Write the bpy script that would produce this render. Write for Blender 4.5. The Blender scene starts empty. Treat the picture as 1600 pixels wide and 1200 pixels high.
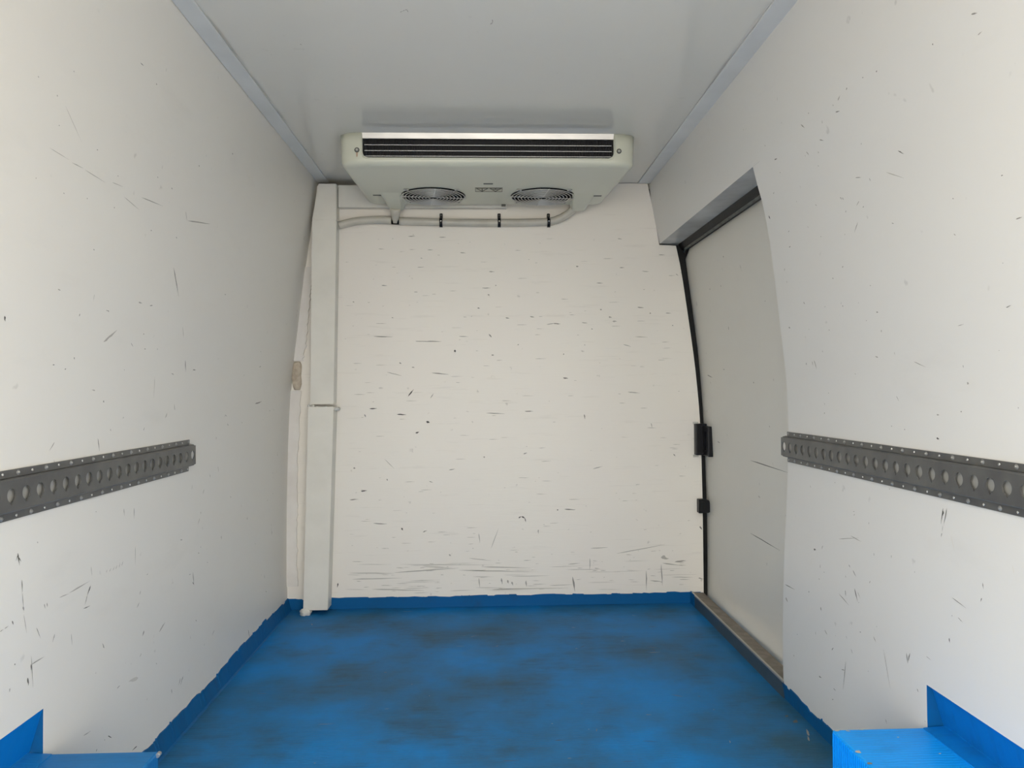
import bpy, bmesh, math, random
import numpy as np
from mathutils import Vector, Matrix

S = bpy.context.scene
COL = S.collection
# ------------------------------------------------------------------ camera, sky, sun, exposure
cam = bpy.data.cameras.new('camera'); cam_o = bpy.data.objects.new('camera', cam); COL.objects.link(cam_o)
cam.sensor_fit = 'HORIZONTAL'; cam.sensor_width = 36.0; cam.lens = 27.0
cam.clip_start = 0.05
_yaw, _pitch, _roll = math.atan(45/1200), math.atan(9/1200), 0.007
_f = Vector((math.sin(_yaw)*math.cos(_pitch), math.cos(_yaw)*math.cos(_pitch), math.sin(_pitch)))
_r0 = Vector((math.cos(_yaw), -math.sin(_yaw), 0)); _u0 = _r0.cross(_f)
_r = _r0*math.cos(_roll) - _u0*math.sin(_roll); _u = _u0*math.cos(_roll) + _r0*math.sin(_roll)
cam_o.matrix_world = Matrix(((_r.x, _u.x, -_f.x, 0), (_r.y, _u.y, -_f.y, 0), (_r.z, _u.z, -_f.z, .927), (0, 0, 0, 1)))
S.camera = cam_o

W = bpy.data.worlds.new('overcast_sky'); S.world = W; W.use_nodes = True
bg = W.node_tree.nodes['Background']; bg.inputs[0].default_value = (1.0, .955, .86, 1); bg.inputs[1].default_value = 2.45
sun = bpy.data.lights.new('sun', 'SUN'); sun.energy = 4.0; sun.angle = math.radians(3); sun.color = (1, .95, .87)
sun_o = bpy.data.objects.new('sun', sun); COL.objects.link(sun_o)
sun_o.location = (0, 10, 15); sun_o.rotation_euler = (math.radians(-38), math.radians(8), 0)   # high sun in front of the van: only the ground behind it is sunlit

S.view_settings.view_transform = 'Standard'; S.view_settings.look = 'None'
S.view_settings.gamma = 1; S.view_settings.use_curve_mapping = False
S.view_settings.exposure = 0.9

random.seed(7)
R = random.random

# ------------------------------------------------------------------ materials
def M(name, col, rough=.5, metal=0, spec=.5, var=None, vscale=6, bump=None, bscale=40, bstr=.1, stretch=(1, 1, 1), coat=0):
    m = bpy.data.materials.new(name); m.use_nodes = True
    nt = m.node_tree; b = nt.nodes['Principled BSDF']
    b.inputs['Base Color'].default_value = (*col, 1); b.inputs['Roughness'].default_value = rough
    b.inputs['Metallic'].default_value = metal; b.inputs['Specular IOR Level'].default_value = spec
    b.inputs['Coat Weight'].default_value = coat
    tc = nt.nodes.new('ShaderNodeTexCoord'); mp = nt.nodes.new('ShaderNodeMapping'); mp.inputs['Scale'].default_value = stretch
    nt.links.new(tc.outputs['Object'], mp.inputs['Vector'])
    if var is not None:
        n = nt.nodes.new('ShaderNodeTexNoise'); n.inputs['Scale'].default_value = vscale; n.inputs['Detail'].default_value = 6
        nt.links.new(mp.outputs[0], n.inputs['Vector'])
        cr = nt.nodes.new('ShaderNodeValToRGB'); cr.color_ramp.elements[0].position = .35; cr.color_ramp.elements[1].position = .68
        cr.color_ramp.elements[0].color = (*col, 1); cr.color_ramp.elements[1].color = (*var, 1)
        nt.links.new(n.outputs['Fac'], cr.inputs[0]); nt.links.new(cr.outputs[0], b.inputs['Base Color'])
    if bump:
        n2 = nt.nodes.new('ShaderNodeTexNoise'); n2.inputs['Scale'].default_value = bscale; n2.inputs['Detail'].default_value = 4
        nt.links.new(mp.outputs[0], n2.inputs['Vector'])
        bp = nt.nodes.new('ShaderNodeBump'); bp.inputs['Strength'].default_value = bstr; bp.inputs['Distance'].default_value = bump
        nt.links.new(n2.outputs['Fac'], bp.inputs['Height']); nt.links.new(bp.outputs[0], b.inputs['Normal'])
    return m

def node(nt, typ, **kw):
    n = nt.nodes.new(typ)
    for k, v in kw.items():
        if hasattr(n, k): setattr(n, k, v)
        else: n.inputs[k.replace('_', ' ')].default_value = v
    return n

def M_wall(name, col, blotch, rough, streak_scale, streak_amt, bump_d, bump_s, speck, coat=0):
    """painted / gel-coated lining: faint blotches, thin streaks of wear, small dirt specks, shallow relief"""
    m = bpy.data.materials.new(name); m.use_nodes = True; nt = m.node_tree; L = nt.links.new
    b = nt.nodes['Principled BSDF']; b.inputs['Roughness'].default_value = rough
    tc = node(nt, 'ShaderNodeTexCoord')
    n1 = node(nt, 'ShaderNodeTexNoise', Scale=1.7, Detail=5.0, Roughness=.6); L(tc.outputs['Object'], n1.inputs['Vector'])
    r1 = node(nt, 'ShaderNodeValToRGB'); r1.color_ramp.elements[0].position = .3; r1.color_ramp.elements[1].position = .7
    r1.color_ramp.elements[0].color = (*col, 1); r1.color_ramp.elements[1].color = (*blotch, 1); L(n1.outputs['Fac'], r1.inputs[0])
    mp = node(nt, 'ShaderNodeMapping'); mp.inputs['Scale'].default_value = streak_scale; L(tc.outputs['Object'], mp.inputs['Vector'])
    n2 = node(nt, 'ShaderNodeTexNoise', Scale=1.0, Detail=5.0, Roughness=.65); L(mp.outputs[0], n2.inputs['Vector'])
    r2 = node(nt, 'ShaderNodeValToRGB'); r2.color_ramp.elements[0].position = .60; r2.color_ramp.elements[1].position = .74
    r2.color_ramp.elements[0].color = (0, 0, 0, 1); r2.color_ramp.elements[1].color = (streak_amt,)*3 + (1,); L(n2.outputs['Fac'], r2.inputs[0])
    mx = node(nt, 'ShaderNodeMix', data_type='RGBA'); L(r2.outputs[0], mx.inputs[0]); L(r1.outputs[0], mx.inputs[6]); mx.inputs[7].default_value = (.33, .31, .27, 1)
    n3 = node(nt, 'ShaderNodeTexNoise', Scale=26.0, Detail=2.0); L(tc.outputs['Object'], n3.inputs['Vector'])
    r3 = node(nt, 'ShaderNodeValToRGB'); r3.color_ramp.elements[0].position = .73; r3.color_ramp.elements[1].position = .78
    r3.color_ramp.elements[0].color = (0, 0, 0, 1); r3.color_ramp.elements[1].color = (speck,)*3 + (1,); L(n3.outputs['Fac'], r3.inputs[0])
    mx2 = node(nt, 'ShaderNodeMix', data_type='RGBA'); L(r3.outputs[0], mx2.inputs[0]); L(mx.outputs[2], mx2.inputs[6]); mx2.inputs[7].default_value = (.25, .24, .21, 1)
    L(mx2.outputs[2], b.inputs['Base Color'])
    bp = node(nt, 'ShaderNodeBump', Strength=bump_s, Distance=bump_d); L(n2.outputs['Fac'], bp.inputs['Height']); L(bp.outputs[0], b.inputs['Normal'])
    if coat:                                         # hard gloss skin with fine scratches that glint
        b.inputs['Coat Weight'].default_value = coat; b.inputs['Coat Roughness'].default_value = .09
        mp2 = node(nt, 'ShaderNodeMapping'); mp2.inputs['Scale'].default_value = (9, 9, 95); L(tc.outputs['Object'], mp2.inputs['Vector'])
        n5 = node(nt, 'ShaderNodeTexNoise', Scale=1.0, Detail=3.0); L(mp2.outputs[0], n5.inputs['Vector'])
        b2 = node(nt, 'ShaderNodeBump', Strength=.5, Distance=.006); L(n5.outputs['Fac'], b2.inputs['Height']); L(b2.outputs[0], b.inputs['Coat Normal'])
    return m

m_side = M_wall('left_lining_white', (.80, .78, .73), (.785, .76, .71), .40, (3, 3, 9), .05, .002, .10, .25)
m_side_r = M_wall('right_lining_white', (.775, .765, .735), (.765, .75, .72), .40, (3, 3, 9), .05, .002, .10, .25)
m_back = M_wall('bulkhead_white', (.865, .835, .775), (.85, .81, .76), .42, (5, 5, 75), .14, .004, .12, .3, .22)
m_door = M_wall('door_lining_white', (.77, .75, .69), (.745, .72, .66), .42, (4, 4, 6), .05, .002, .08, .3)
m_ceil = M_wall('ceiling_gloss_white', (.72, .715, .67), (.705, .695, .65), .12, (2, 2, 2), .0, .001, .02, .1)
m_trim = M('trim_grey_white', (.70, .72, .73), .35, var=(.62, .64, .65), vscale=5)
m_duct = M('duct_white', (.78, .765, .71), .4, var=(.72, .705, .65), vscale=9, bump=.002, bscale=30)
m_filler = M('filler_board_white', (.79, .765, .74), .55, var=(.72, .69, .66), vscale=12, bump=.002, bscale=60)
m_hose = M('hose_cream', (.60, .58, .52), .35, var=(.52, .50, .44), vscale=14)
m_foam = M('foam_beige', (.62, .55, .45), .9, var=(.40, .33, .26), vscale=35, bump=.01, bscale=70, bstr=.6)
m_seal_white = M('sealant_white', (.78, .78, .75), .45, var=(.6, .6, .57), vscale=40, bump=.006, bscale=60, bstr=.5)
m_black = M('black_plastic', (.007, .008, .011), .35, spec=.22, var=(.011, .012, .015), vscale=30)
m_rubber = M('rubber_dark', (.009, .010, .011), .5, spec=.2, var=(.014, .015, .016), vscale=20)
m_lip = M('rubber_lip_grey', (.16, .16, .145), .6, var=(.10, .10, .09), vscale=30)
m_soffit = M('soffit_grey', (.55, .56, .56), .35, var=(.33, .335, .34), vscale=7)
m_sill = M('sill_dark_slate', (.052, .075, .098), .42, var=(.040, .060, .080), vscale=12)
m_silltop = M('sill_worn_top', (.24, .21, .175), .6, var=(.15, .13, .11), vscale=25)
m_silledge = M('sill_worn_edge', (.45, .43, .40), .4, metal=.5)
m_rail = M('rail_grey_steel', (.135, .135, .13), .38, metal=.35, var=(.10, .10, .10), vscale=22, bump=.001, bscale=90)
m_railback = M('rail_channel_grey', (.46, .46, .44), .5, var=(.36, .36, .34), vscale=20)
m_rivet_hole = M('rivet_and_hole_bright', (.72, .72, .70), .25, metal=.8)
m_rivet_big = M('rivet_grey', (.34, .34, .33), .3, metal=.6)
m_ac = M('unit_cream_plastic', (.66, .675, .575), .30, var=(.63, .645, .55), vscale=3, coat=.1)
m_alu = M('aluminium_strip', (.50, .495, .49), .36, metal=.9, var=(.42, .42, .42), vscale=30, stretch=(.3, 1, 1))
m_coil = M('coil_black', (.006, .007, .011), .5)
m_fin_glint = M('fin_glint_bright', (.55, .56, .56), .35, metal=.6)
m_wire = M('grille_wire', (.72, .72, .70), .3, metal=.35)
m_blade = M('fan_blade_grey', (.022, .023, .025), .45)
m_label = M('label_pale', (.56, .555, .46), .5)
m_ink = M('label_ink', (.10, .095, .07), .6)
m_screw = M('screw_steel', (.5, .5, .48), .3, metal=.8)
m_washer = M('washer_dark', (.09, .09, .08), .5)
m_recess = M('recess_dark', (.10, .115, .105), .6)
m_ground = M('yard_concrete', (.42, .40, .37), .9, var=(.36, .34, .31), vscale=.8, bump=.02, bscale=20)
m_light_seal = M('light_seal_white', (.75, .75, .75), .4)

def M_blue(name, base, worn, dirt, wear_lo, wear_hi, rough, lines, dirt_amt=.6, wave=.25):
    """blue floor paint on board: rubbed grey patches, dark grime, fine sawn ripple across the van"""
    m = bpy.data.materials.new(name); m.use_nodes = True; nt = m.node_tree; L = nt.links.new
    b = nt.nodes['Principled BSDF']; b.inputs['Roughness'].default_value = rough; b.inputs['Specular IOR Level'].default_value = .15
    tc = node(nt, 'ShaderNodeTexCoord')
    n1 = node(nt, 'ShaderNodeTexNoise', Scale=1.6, Detail=8.0, Roughness=.62); L(tc.outputs['Object'], n1.inputs['Vector'])
    r1 = node(nt, 'ShaderNodeValToRGB'); r1.color_ramp.elements[0].position = wear_lo; r1.color_ramp.elements[1].position = wear_hi
    r1.color_ramp.elements[0].color = (*base, 1); r1.color_ramp.elements[1].color = (*worn, 1); L(n1.outputs['Fac'], r1.inputs[0])
    mp = node(nt, 'ShaderNodeMapping'); mp.inputs['Scale'].default_value = (7, 34, 7); L(tc.outputs['Object'], mp.inputs['Vector'])
    n2 = node(nt, 'ShaderNodeTexNoise', Scale=1.0, Detail=6.0, Roughness=.7); L(mp.outputs[0], n2.inputs['Vector'])
    n4 = node(nt, 'ShaderNodeTexNoise', Scale=3.2, Detail=5.0, Roughness=.6); L(tc.outputs['Object'], n4.inputs['Vector'])
    mu = node(nt, 'ShaderNodeMath', operation='MULTIPLY'); L(n2.outputs['Fac'], mu.inputs[0]); L(n4.outputs['Fac'], mu.inputs[1])
    r2 = node(nt, 'ShaderNodeValToRGB'); r2.color_ramp.elements[0].position = .27; r2.color_ramp.elements[1].position = .40
    r2.color_ramp.elements[0].color = (0, 0, 0, 1); r2.color_ramp.elements[1].color = (dirt_amt,)*3 + (1,); L(mu.outputs[0], r2.inputs[0])
    mx = node(nt, 'ShaderNodeMix', data_type='RGBA'); L(r2.outputs[0], mx.inputs[0]); L(r1.outputs[0], mx.inputs[6]); mx.inputs[7].default_value = (*dirt, 1)
    L(mx.outputs[2], b.inputs['Base Color'])
    wv = node(nt, 'ShaderNodeTexWave', wave_type='BANDS', bands_direction='Y', Scale=lines, Distortion=3.0, Detail=2.0); wv.inputs['Detail Scale'].default_value = 1.5
    L(tc.outputs['Object'], wv.inputs['Vector'])
    bp = node(nt, 'ShaderNodeBump', Strength=wave, Distance=.002); L(wv.outputs['Fac'], bp.inputs['Height'])
    bp2 = node(nt, 'ShaderNodeBump', Strength=.3, Distance=.003); L(n2.outputs['Fac'], bp2.inputs['Height']); L(bp.outputs[0], bp2.inputs['Normal'])
    L(bp2.outputs[0], b.inputs['Normal'])
    return m
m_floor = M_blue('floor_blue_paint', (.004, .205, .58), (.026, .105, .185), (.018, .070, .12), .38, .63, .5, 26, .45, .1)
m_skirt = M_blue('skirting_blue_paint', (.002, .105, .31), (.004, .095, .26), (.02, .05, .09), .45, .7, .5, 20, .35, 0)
m_arch = M_blue('arch_blue_paint', (.004, .32, .94), (.008, .28, .80), (.01, .12, .35), .45, .7, .42, 34, .25, .15)
m_arch_worn = M_blue('arch_worn_blue_paint', (.010, .17, .46), (.016, .14, .36), (.01, .08, .2), .42, .66, .45, 30, .35, .08)
m_arch_flat = M_blue('arch_edge_blue_paint', (.002, .19, .60), (.006, .17, .50), (.01, .09, .25), .45, .7, .45, 20, .3, 0)

def M_scuff():
    m = bpy.data.materials.new('scuff_tone'); m.use_nodes = True; nt = m.node_tree
    b = nt.nodes['Principled BSDF']; b.inputs['Roughness'].default_value = .6
    a = nt.nodes.new('ShaderNodeAttribute'); a.attribute_name = 'tone'
    nt.links.new(a.outputs['Color'], b.inputs['Base Color'])
    return m
m_scuff = M_scuff()

# ------------------------------------------------------------------ helpers
def props(o, label=None, cat=None, group=None, kind=None):
    for k, v in (('label', label), ('category', cat), ('group', group), ('kind', kind)):
        if v: o[k] = v
    return o
def thing(name, label, cat, loc, group=None):
    o = bpy.data.objects.new(name, None); o.empty_display_size = .05; COL.objects.link(o); o.location = loc
    return props(o, label, cat, group)
def origin(o):
    v = Vector((0, 0, 0))
    while o: v += o.location; o = o.parent
    return v
def obj(name, bm, mats, parent=None, label=None, kind=None, smooth=False):
    """one mesh object from a bmesh in van coordinates"""
    me = bpy.data.meshes.new(name)
    if parent: bmesh.ops.translate(bm, vec=-origin(parent), verts=bm.verts)
    bm.to_mesh(me); bm.free()
    for m in (mats if isinstance(mats, (list, tuple)) else [mats]): me.materials.append(m)
    if smooth: me.shade_smooth()
    o = bpy.data.objects.new(name, me); COL.objects.link(o)
    if parent: o.parent = parent
    return props(o, label=label, kind=kind)
def box(bm, a, b, bevel=0, mat=0):
    vs = [bm.verts.new((x, y, z)) for x in (a[0], b[0]) for y in (a[1], b[1]) for z in (a[2], b[2])]
    fs = [bm.faces.new([vs[i] for i in q]) for q in ((0, 1, 3, 2), (4, 6, 7, 5), (0, 4, 5, 1), (2, 3, 7, 6), (0, 2, 6, 4), (1, 5, 7, 3))]
    for f in fs: f.material_index = mat
    if bevel:
        es = {e for f in fs for e in f.edges}
        bmesh.ops.bevel(bm, geom=list(es), offset=bevel, segments=2, affect='EDGES', profile=.5)
    return bm
def mk_box(a, b, bevel=0): return box(bmesh.new(), a, b, bevel)
def fixn(bm): bmesh.ops.recalc_face_normals(bm, faces=bm.faces); return bm
def prism(bm, pts, axis, lo, hi, mat=0):
    """polygon pts in the two other axes, extruded along axis"""
    def P(p, t): return {'X': (t, p[0], p[1]), 'Y': (p[0], t, p[1]), 'Z': (p[0], p[1], t)}[axis]
    A = [bm.verts.new(P(p, lo)) for p in pts]; B = [bm.verts.new(P(p, hi)) for p in pts]
    fs = [bm.faces.new(A[::-1]), bm.faces.new(B)]; n = len(pts)
    fs += [bm.faces.new((A[i], A[(i+1) % n], B[(i+1) % n], B[i])) for i in range(n)]
    for f in fs: f.material_index = mat
    return fixn(bm)
def tube(bm, pts, r, n=12, caps=True):
    pts = [Vector(p) for p in pts]; rings = []; ref = None
    for i, p in enumerate(pts):
        t = (pts[min(i+1, len(pts)-1)] - pts[max(i-1, 0)]).normalized()
        if ref is None: ref = t.orthogonal().normalized()
        ref = (ref - t*ref.dot(t)).normalized(); b = t.cross(ref)
        rr = r[i] if isinstance(r, (list, tuple)) else r
        rings.append([bm.verts.new(p + (ref*math.cos(a) + b*math.sin(a))*rr) for a in (2*math.pi*k/n for k in range(n))])
    for A, B in zip(rings, rings[1:]):
        for k in range(n): bm.faces.new((A[k], A[(k+1) % n], B[(k+1) % n], B[k])).smooth = True
    if caps: bm.faces.new(rings[0][::-1]); bm.faces.new(rings[-1])
    return bm
def ring(bm, c, r, wire, n=40, m=6):
    """torus lying in the XY plane"""
    G = [[bm.verts.new((c[0] + (r + wire*math.cos(b))*math.cos(a), c[1] + (r + wire*math.cos(b))*math.sin(a), c[2] + wire*math.sin(b)))
          for b in (2*math.pi*j/m for j in range(m))] for a in (2*math.pi*i/n for i in range(n))]
    for i in range(n):
        for j in range(m): bm.faces.new((G[i][j], G[(i+1) % n][j], G[(i+1) % n][(j+1) % m], G[i][(j+1) % m])).smooth = True
    return bm
def disc(bm, c, axis, r, h, n=12, dome=.6):
    """low domed button standing along axis from c"""
    ax = Vector(axis).normalized(); u = ax.orthogonal().normalized(); v = ax.cross(u); c = Vector(c)
    prev = None
    for rr, hh in ((r, 0), (r, h*.45), (r*dome, h)):
        cur = [bm.verts.new(c + ax*hh + (u*math.cos(a) + v*math.sin(a))*rr) for a in (2*math.pi*k/n for k in range(n))]
        if prev:
            for k in range(n): bm.faces.new((prev[k], prev[(k+1) % n], cur[(k+1) % n], cur[k]))
        prev = cur
    bm.faces.new(prev); return bm
def herm(pts, t):
    """smooth curve through (t, value) pairs"""
    T = [p[0] for p in pts]; V = [p[1] for p in pts]; n = len(T)
    d = [(V[min(i+1, n-1)] - V[max(i-1, 0)])/(T[min(i+1, n-1)] - T[max(i-1, 0)]) for i in range(n)]
    t = min(max(t, T[0]), T[-1]); i = max(j for j in range(n-1) if T[j] <= t)
    h = T[i+1] - T[i]; s = (t - T[i])/h
    return V[i]*(2*s**3 - 3*s*s + 1) + h*d[i]*(s**3 - 2*s*s + s) + V[i+1]*(3*s*s - 2*s**3) + h*d[i+1]*(s**3 - s*s)
def boolean(o, cutters):
    """subtract cutter bmeshes (van coordinates) from object o"""
    for bm in cutters:
        me = bpy.data.meshes.new('cut'); bmesh.ops.translate(bm, vec=-origin(o), verts=bm.verts); fixn(bm); bm.to_mesh(me); bm.free()
        for m in o.data.materials: me.materials.append(m)
        c = bpy.data.objects.new('cut', me); COL.objects.link(c); c.matrix_world = Matrix.Translation(origin(o))
        bpy.context.view_layer.update()
        md = o.modifiers.new('cut', 'BOOLEAN'); md.operation = 'DIFFERENCE'; md.object = c; md.solver = 'EXACT'
        bpy.context.view_layer.update()
        new = bpy.data.meshes.new_from_object(o.evaluated_get(bpy.context.evaluated_depsgraph_get()))
        o.modifiers.clear(); old = o.data; o.data = new; new.name = old.name
        bpy.data.objects.remove(c); bpy.data.meshes.remove(me)
    return o
def scuffs(name, rows, place, parent):
    """short tapered wear marks lying on a surface; place(a, b) gives point and the two in-plane directions"""
    bm = bmesh.new(); cl = bm.loops.layers.float_color.new('tone')
    for a0, b0, a1, b1, w, t in rows:
        d = math.hypot(a1-a0, b1-b0)
        if d < w*.8: a1 = a0 + w*.8; d = math.hypot(a1-a0, b1-b0)
        na, nb = -(b1-b0)/d*w/2, (a1-a0)/d*w/2
        n = 5; up = []; dn = []
        for k in range(n+1):
            s = k/n; wd = (.35 + .65*math.sin(math.pi*min(1, s*1.15 + .05)))*(.75 + .5*R()) if 0 < k < n else .12
            j = (R()-.5)*.5
            up.append((a0 + (a1-a0)*s + na*(wd+j), b0 + (b1-b0)*s + nb*(wd+j))); dn.append((a0 + (a1-a0)*s - na*(wd-j), b0 + (b1-b0)*s - nb*(wd-j)))
        U = [bm.verts.new(place(*p)) for p in up]; D = [bm.verts.new(place(*p)) for p in dn]
        if w > .0065 and t > .35: t = min(.93, t + .16)
        g = .75*t**1.35 + .012
        for k in range(n):
            f = bm.faces.new((U[k], U[k+1], D[k+1], D[k]))
            for lp in f.loops: lp[cl] = (g, g*.96, g*.88, 1)
    return obj(name, bm, m_scuff, parent, kind='stuff')

# wear marks: (a0, b0, a1, b1, width, tone) in metres on each surface
SCUFF_LEFT = [(1.967,1.241,2.020,1.174,.0032,.25),(1.320,1.057,1.323,1.048,.0038,.1),(1.554,1.084,1.553,1.078,.002,.25),(2.115,1.013,2.127,.9821,.0035,.2),(1.933,.9649,1.937,.9126,.0016,.5),(1.662,1.034,1.714,1.064,.0054,.66),(2.070,1.101,2.086,1.072,.0017,.5),(1.599,1.128,1.599,1.114,.0013,.55),(1.788,1.040,1.800,1.032,.0015,.45),(1.552,.9977,1.554,.9927,.0025,.3),(1.684,.9097,1.687,.9056,.0034,.3),(1.479,.9801,1.486,.9803,.0018,.35),(1.522,.9728,1.527,.9742,.0025,.4),(2.176,.9886,2.200,.9893,.0027,.4),(2.033,.9757,2.048,.9727,.002,.45),(1.798,1.135,1.818,1.134,.0029,.6),(1.859,1.133,1.874,1.136,.0023,.45),(1.656,1.101,1.667,1.101,.0016,.45),(1.466,1.121,1.476,1.120,.0018,.5),(1.844,1.065,1.849,1.065,.0024,.35),(1.860,1.031,1.867,1.030,.0023,.35),(1.670,.83,1.680,.8014,.0023,.15),(2.790,.8829,2.872,.8897,.0046,.5),(2.358,1.222,2.366,1.223,.0029,.4),(1.386,1.361,1.451,1.359,.0011,.6),(1.461,1.357,1.502,1.358,.0013,.58),(1.507,1.357,1.591,1.354,.0012,.62),(1.417,1.447,1.484,1.403,.0012,.66),(1.751,1.365,1.863,1.372,.0017,.5),(1.673,1.346,1.747,1.336,.0014,.55),(1.615,1.362,1.663,1.365,.0013,.6),(1.999,1.391,2.015,1.369,.002,.55),(2.019,1.371,2.173,1.396,.0033,.6),(1.661,1.630,1.677,1.630,.0018,.4),(1.427,1.515,1.430,1.514,.0022,.42),(1.327,1.464,1.330,1.463,.002,.42),(1.387,1.455,1.390,1.454,.0021,.42),(1.405,1.408,1.407,1.407,.0022,.42),(1.357,1.300,1.359,1.299,.0021,.42),(1.446,1.297,1.449,1.295,.0022,.42),(1.527,1.307,1.530,1.306,.0023,.42),(1.635,1.315,1.639,1.314,.0025,.42),(1.816,1.429,1.820,1.428,.0028,.42),(1.898,1.425,1.904,1.423,.0029,.42),(1.634,1.381,1.637,1.380,.0025,.42),(1.541,1.407,1.545,1.406,.0024,.42),(2.042,1.522,2.048,1.521,.0032,.42),(1.744,1.618,1.749,1.618,.0027,.42),(2.264,1.622,2.271,1.621,.0035,.42),(1.960,1.317,1.966,1.315,.003,.42),(1.816,1.305,1.821,1.304,.0028,.42),(1.664,1.101,1.668,1.099,.0026,.42),(1.574,1.216,1.578,1.214,.0024,.42),(1.400,.6429,1.406,.6195,.0027,.15),(1.402,.6409,1.395,.6304,.0017,.25),(1.402,.6356,1.411,.6252,.0017,.25),(1.414,.5918,1.417,.5688,.0021,.35),(1.417,.567,1.422,.5311,.0017,.5),(1.422,.5275,1.433,.4896,.0017,.68),(1.659,.5192,1.646,.5025,.0032,.2),(1.646,.5025,1.637,.4848,.0024,.4),(1.631,.4785,1.659,.4768,.002,.4),(1.659,.5598,1.664,.5383,.0016,.55),(1.574,.5256,1.656,.5301,.0023,.63),(1.539,.5265,1.574,.5248,.0019,.66),(1.802,.6602,1.806,.6419,.0018,.4),(1.854,.6535,1.856,.6282,.002,.35),(1.866,.5603,1.867,.5143,.0016,.5),(2.235,.4114,2.246,.3702,.0049,.6),(2.235,.3827,2.246,.3724,.0038,.35),(1.921,.3424,1.912,.3324,.0066,.38),(2.010,.3119,2.046,.3258,.0059,.68),(1.463,.4908,1.477,.4665,.0018,.45),(1.487,.5284,1.490,.5185,.0018,.35),(1.496,.528,1.498,.5193,.0018,.35),(1.585,.4416,1.589,.4168,.0015,.35),(1.388,.5257,1.392,.5178,.0027,.3),(1.448,.4442,1.455,.3837,.0021,.5),(1.450,.4277,1.490,.4278,.0021,.5),(1.447,.4287,1.449,.4174,.0035,.35),(1.438,.4076,1.441,.393,.0046,.3),(1.397,.4458,1.400,.4462,.0027,.15),(2.149,.1421,2.136,.1261,.0026,.35),(2.160,.137,2.149,.121,.0027,.35),(2.167,.1397,2.159,.1306,.0027,.35),(2.087,.1347,2.091,.122,.0036,.5),(1.385,.4088,1.384,.4024,.0027,.45),(1.890,.2388,1.840,.2486,.0083,.7),(1.783,.2549,1.797,.2561,.0022,.55),(2.472,.4706,2.475,.458,.0037,.5),(2.276,.458,2.282,.455,.0028,.35),(2.261,.2665,2.267,.2625,.0028,.35),(2.756,.0846,2.772,.0526,.0048,.35),(1.726,.5304,1.730,.537,.0017,.6),(1.740,.5294,1.748,.5359,.0017,.58),(1.756,.5282,1.764,.5357,.0017,.55),(1.769,.5281,1.777,.5358,.0017,.55),(1.785,.5284,1.791,.5373,.0017,.55),(1.798,.5289,1.805,.5388,.0018,.55),(1.354,.5178,1.364,.5185,.0016,.6),(1.367,.5187,1.378,.5204,.0017,.6),(1.459,.6511,1.462,.6483,.0025,.6),(1.673,.6734,1.676,.6718,.0016,.4),(1.419,.5423,1.423,.5343,.0048,.6),(1.741,.1662,1.758,.1539,.0022,.2),(1.727,.1647,1.725,.163,.0022,.4),(1.883,.0783,1.857,.0786,.0028,.1),(1.693,.1597,1.687,.1555,.0019,.3),(1.636,.2131,1.666,.21,.0018,.6)]
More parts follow.
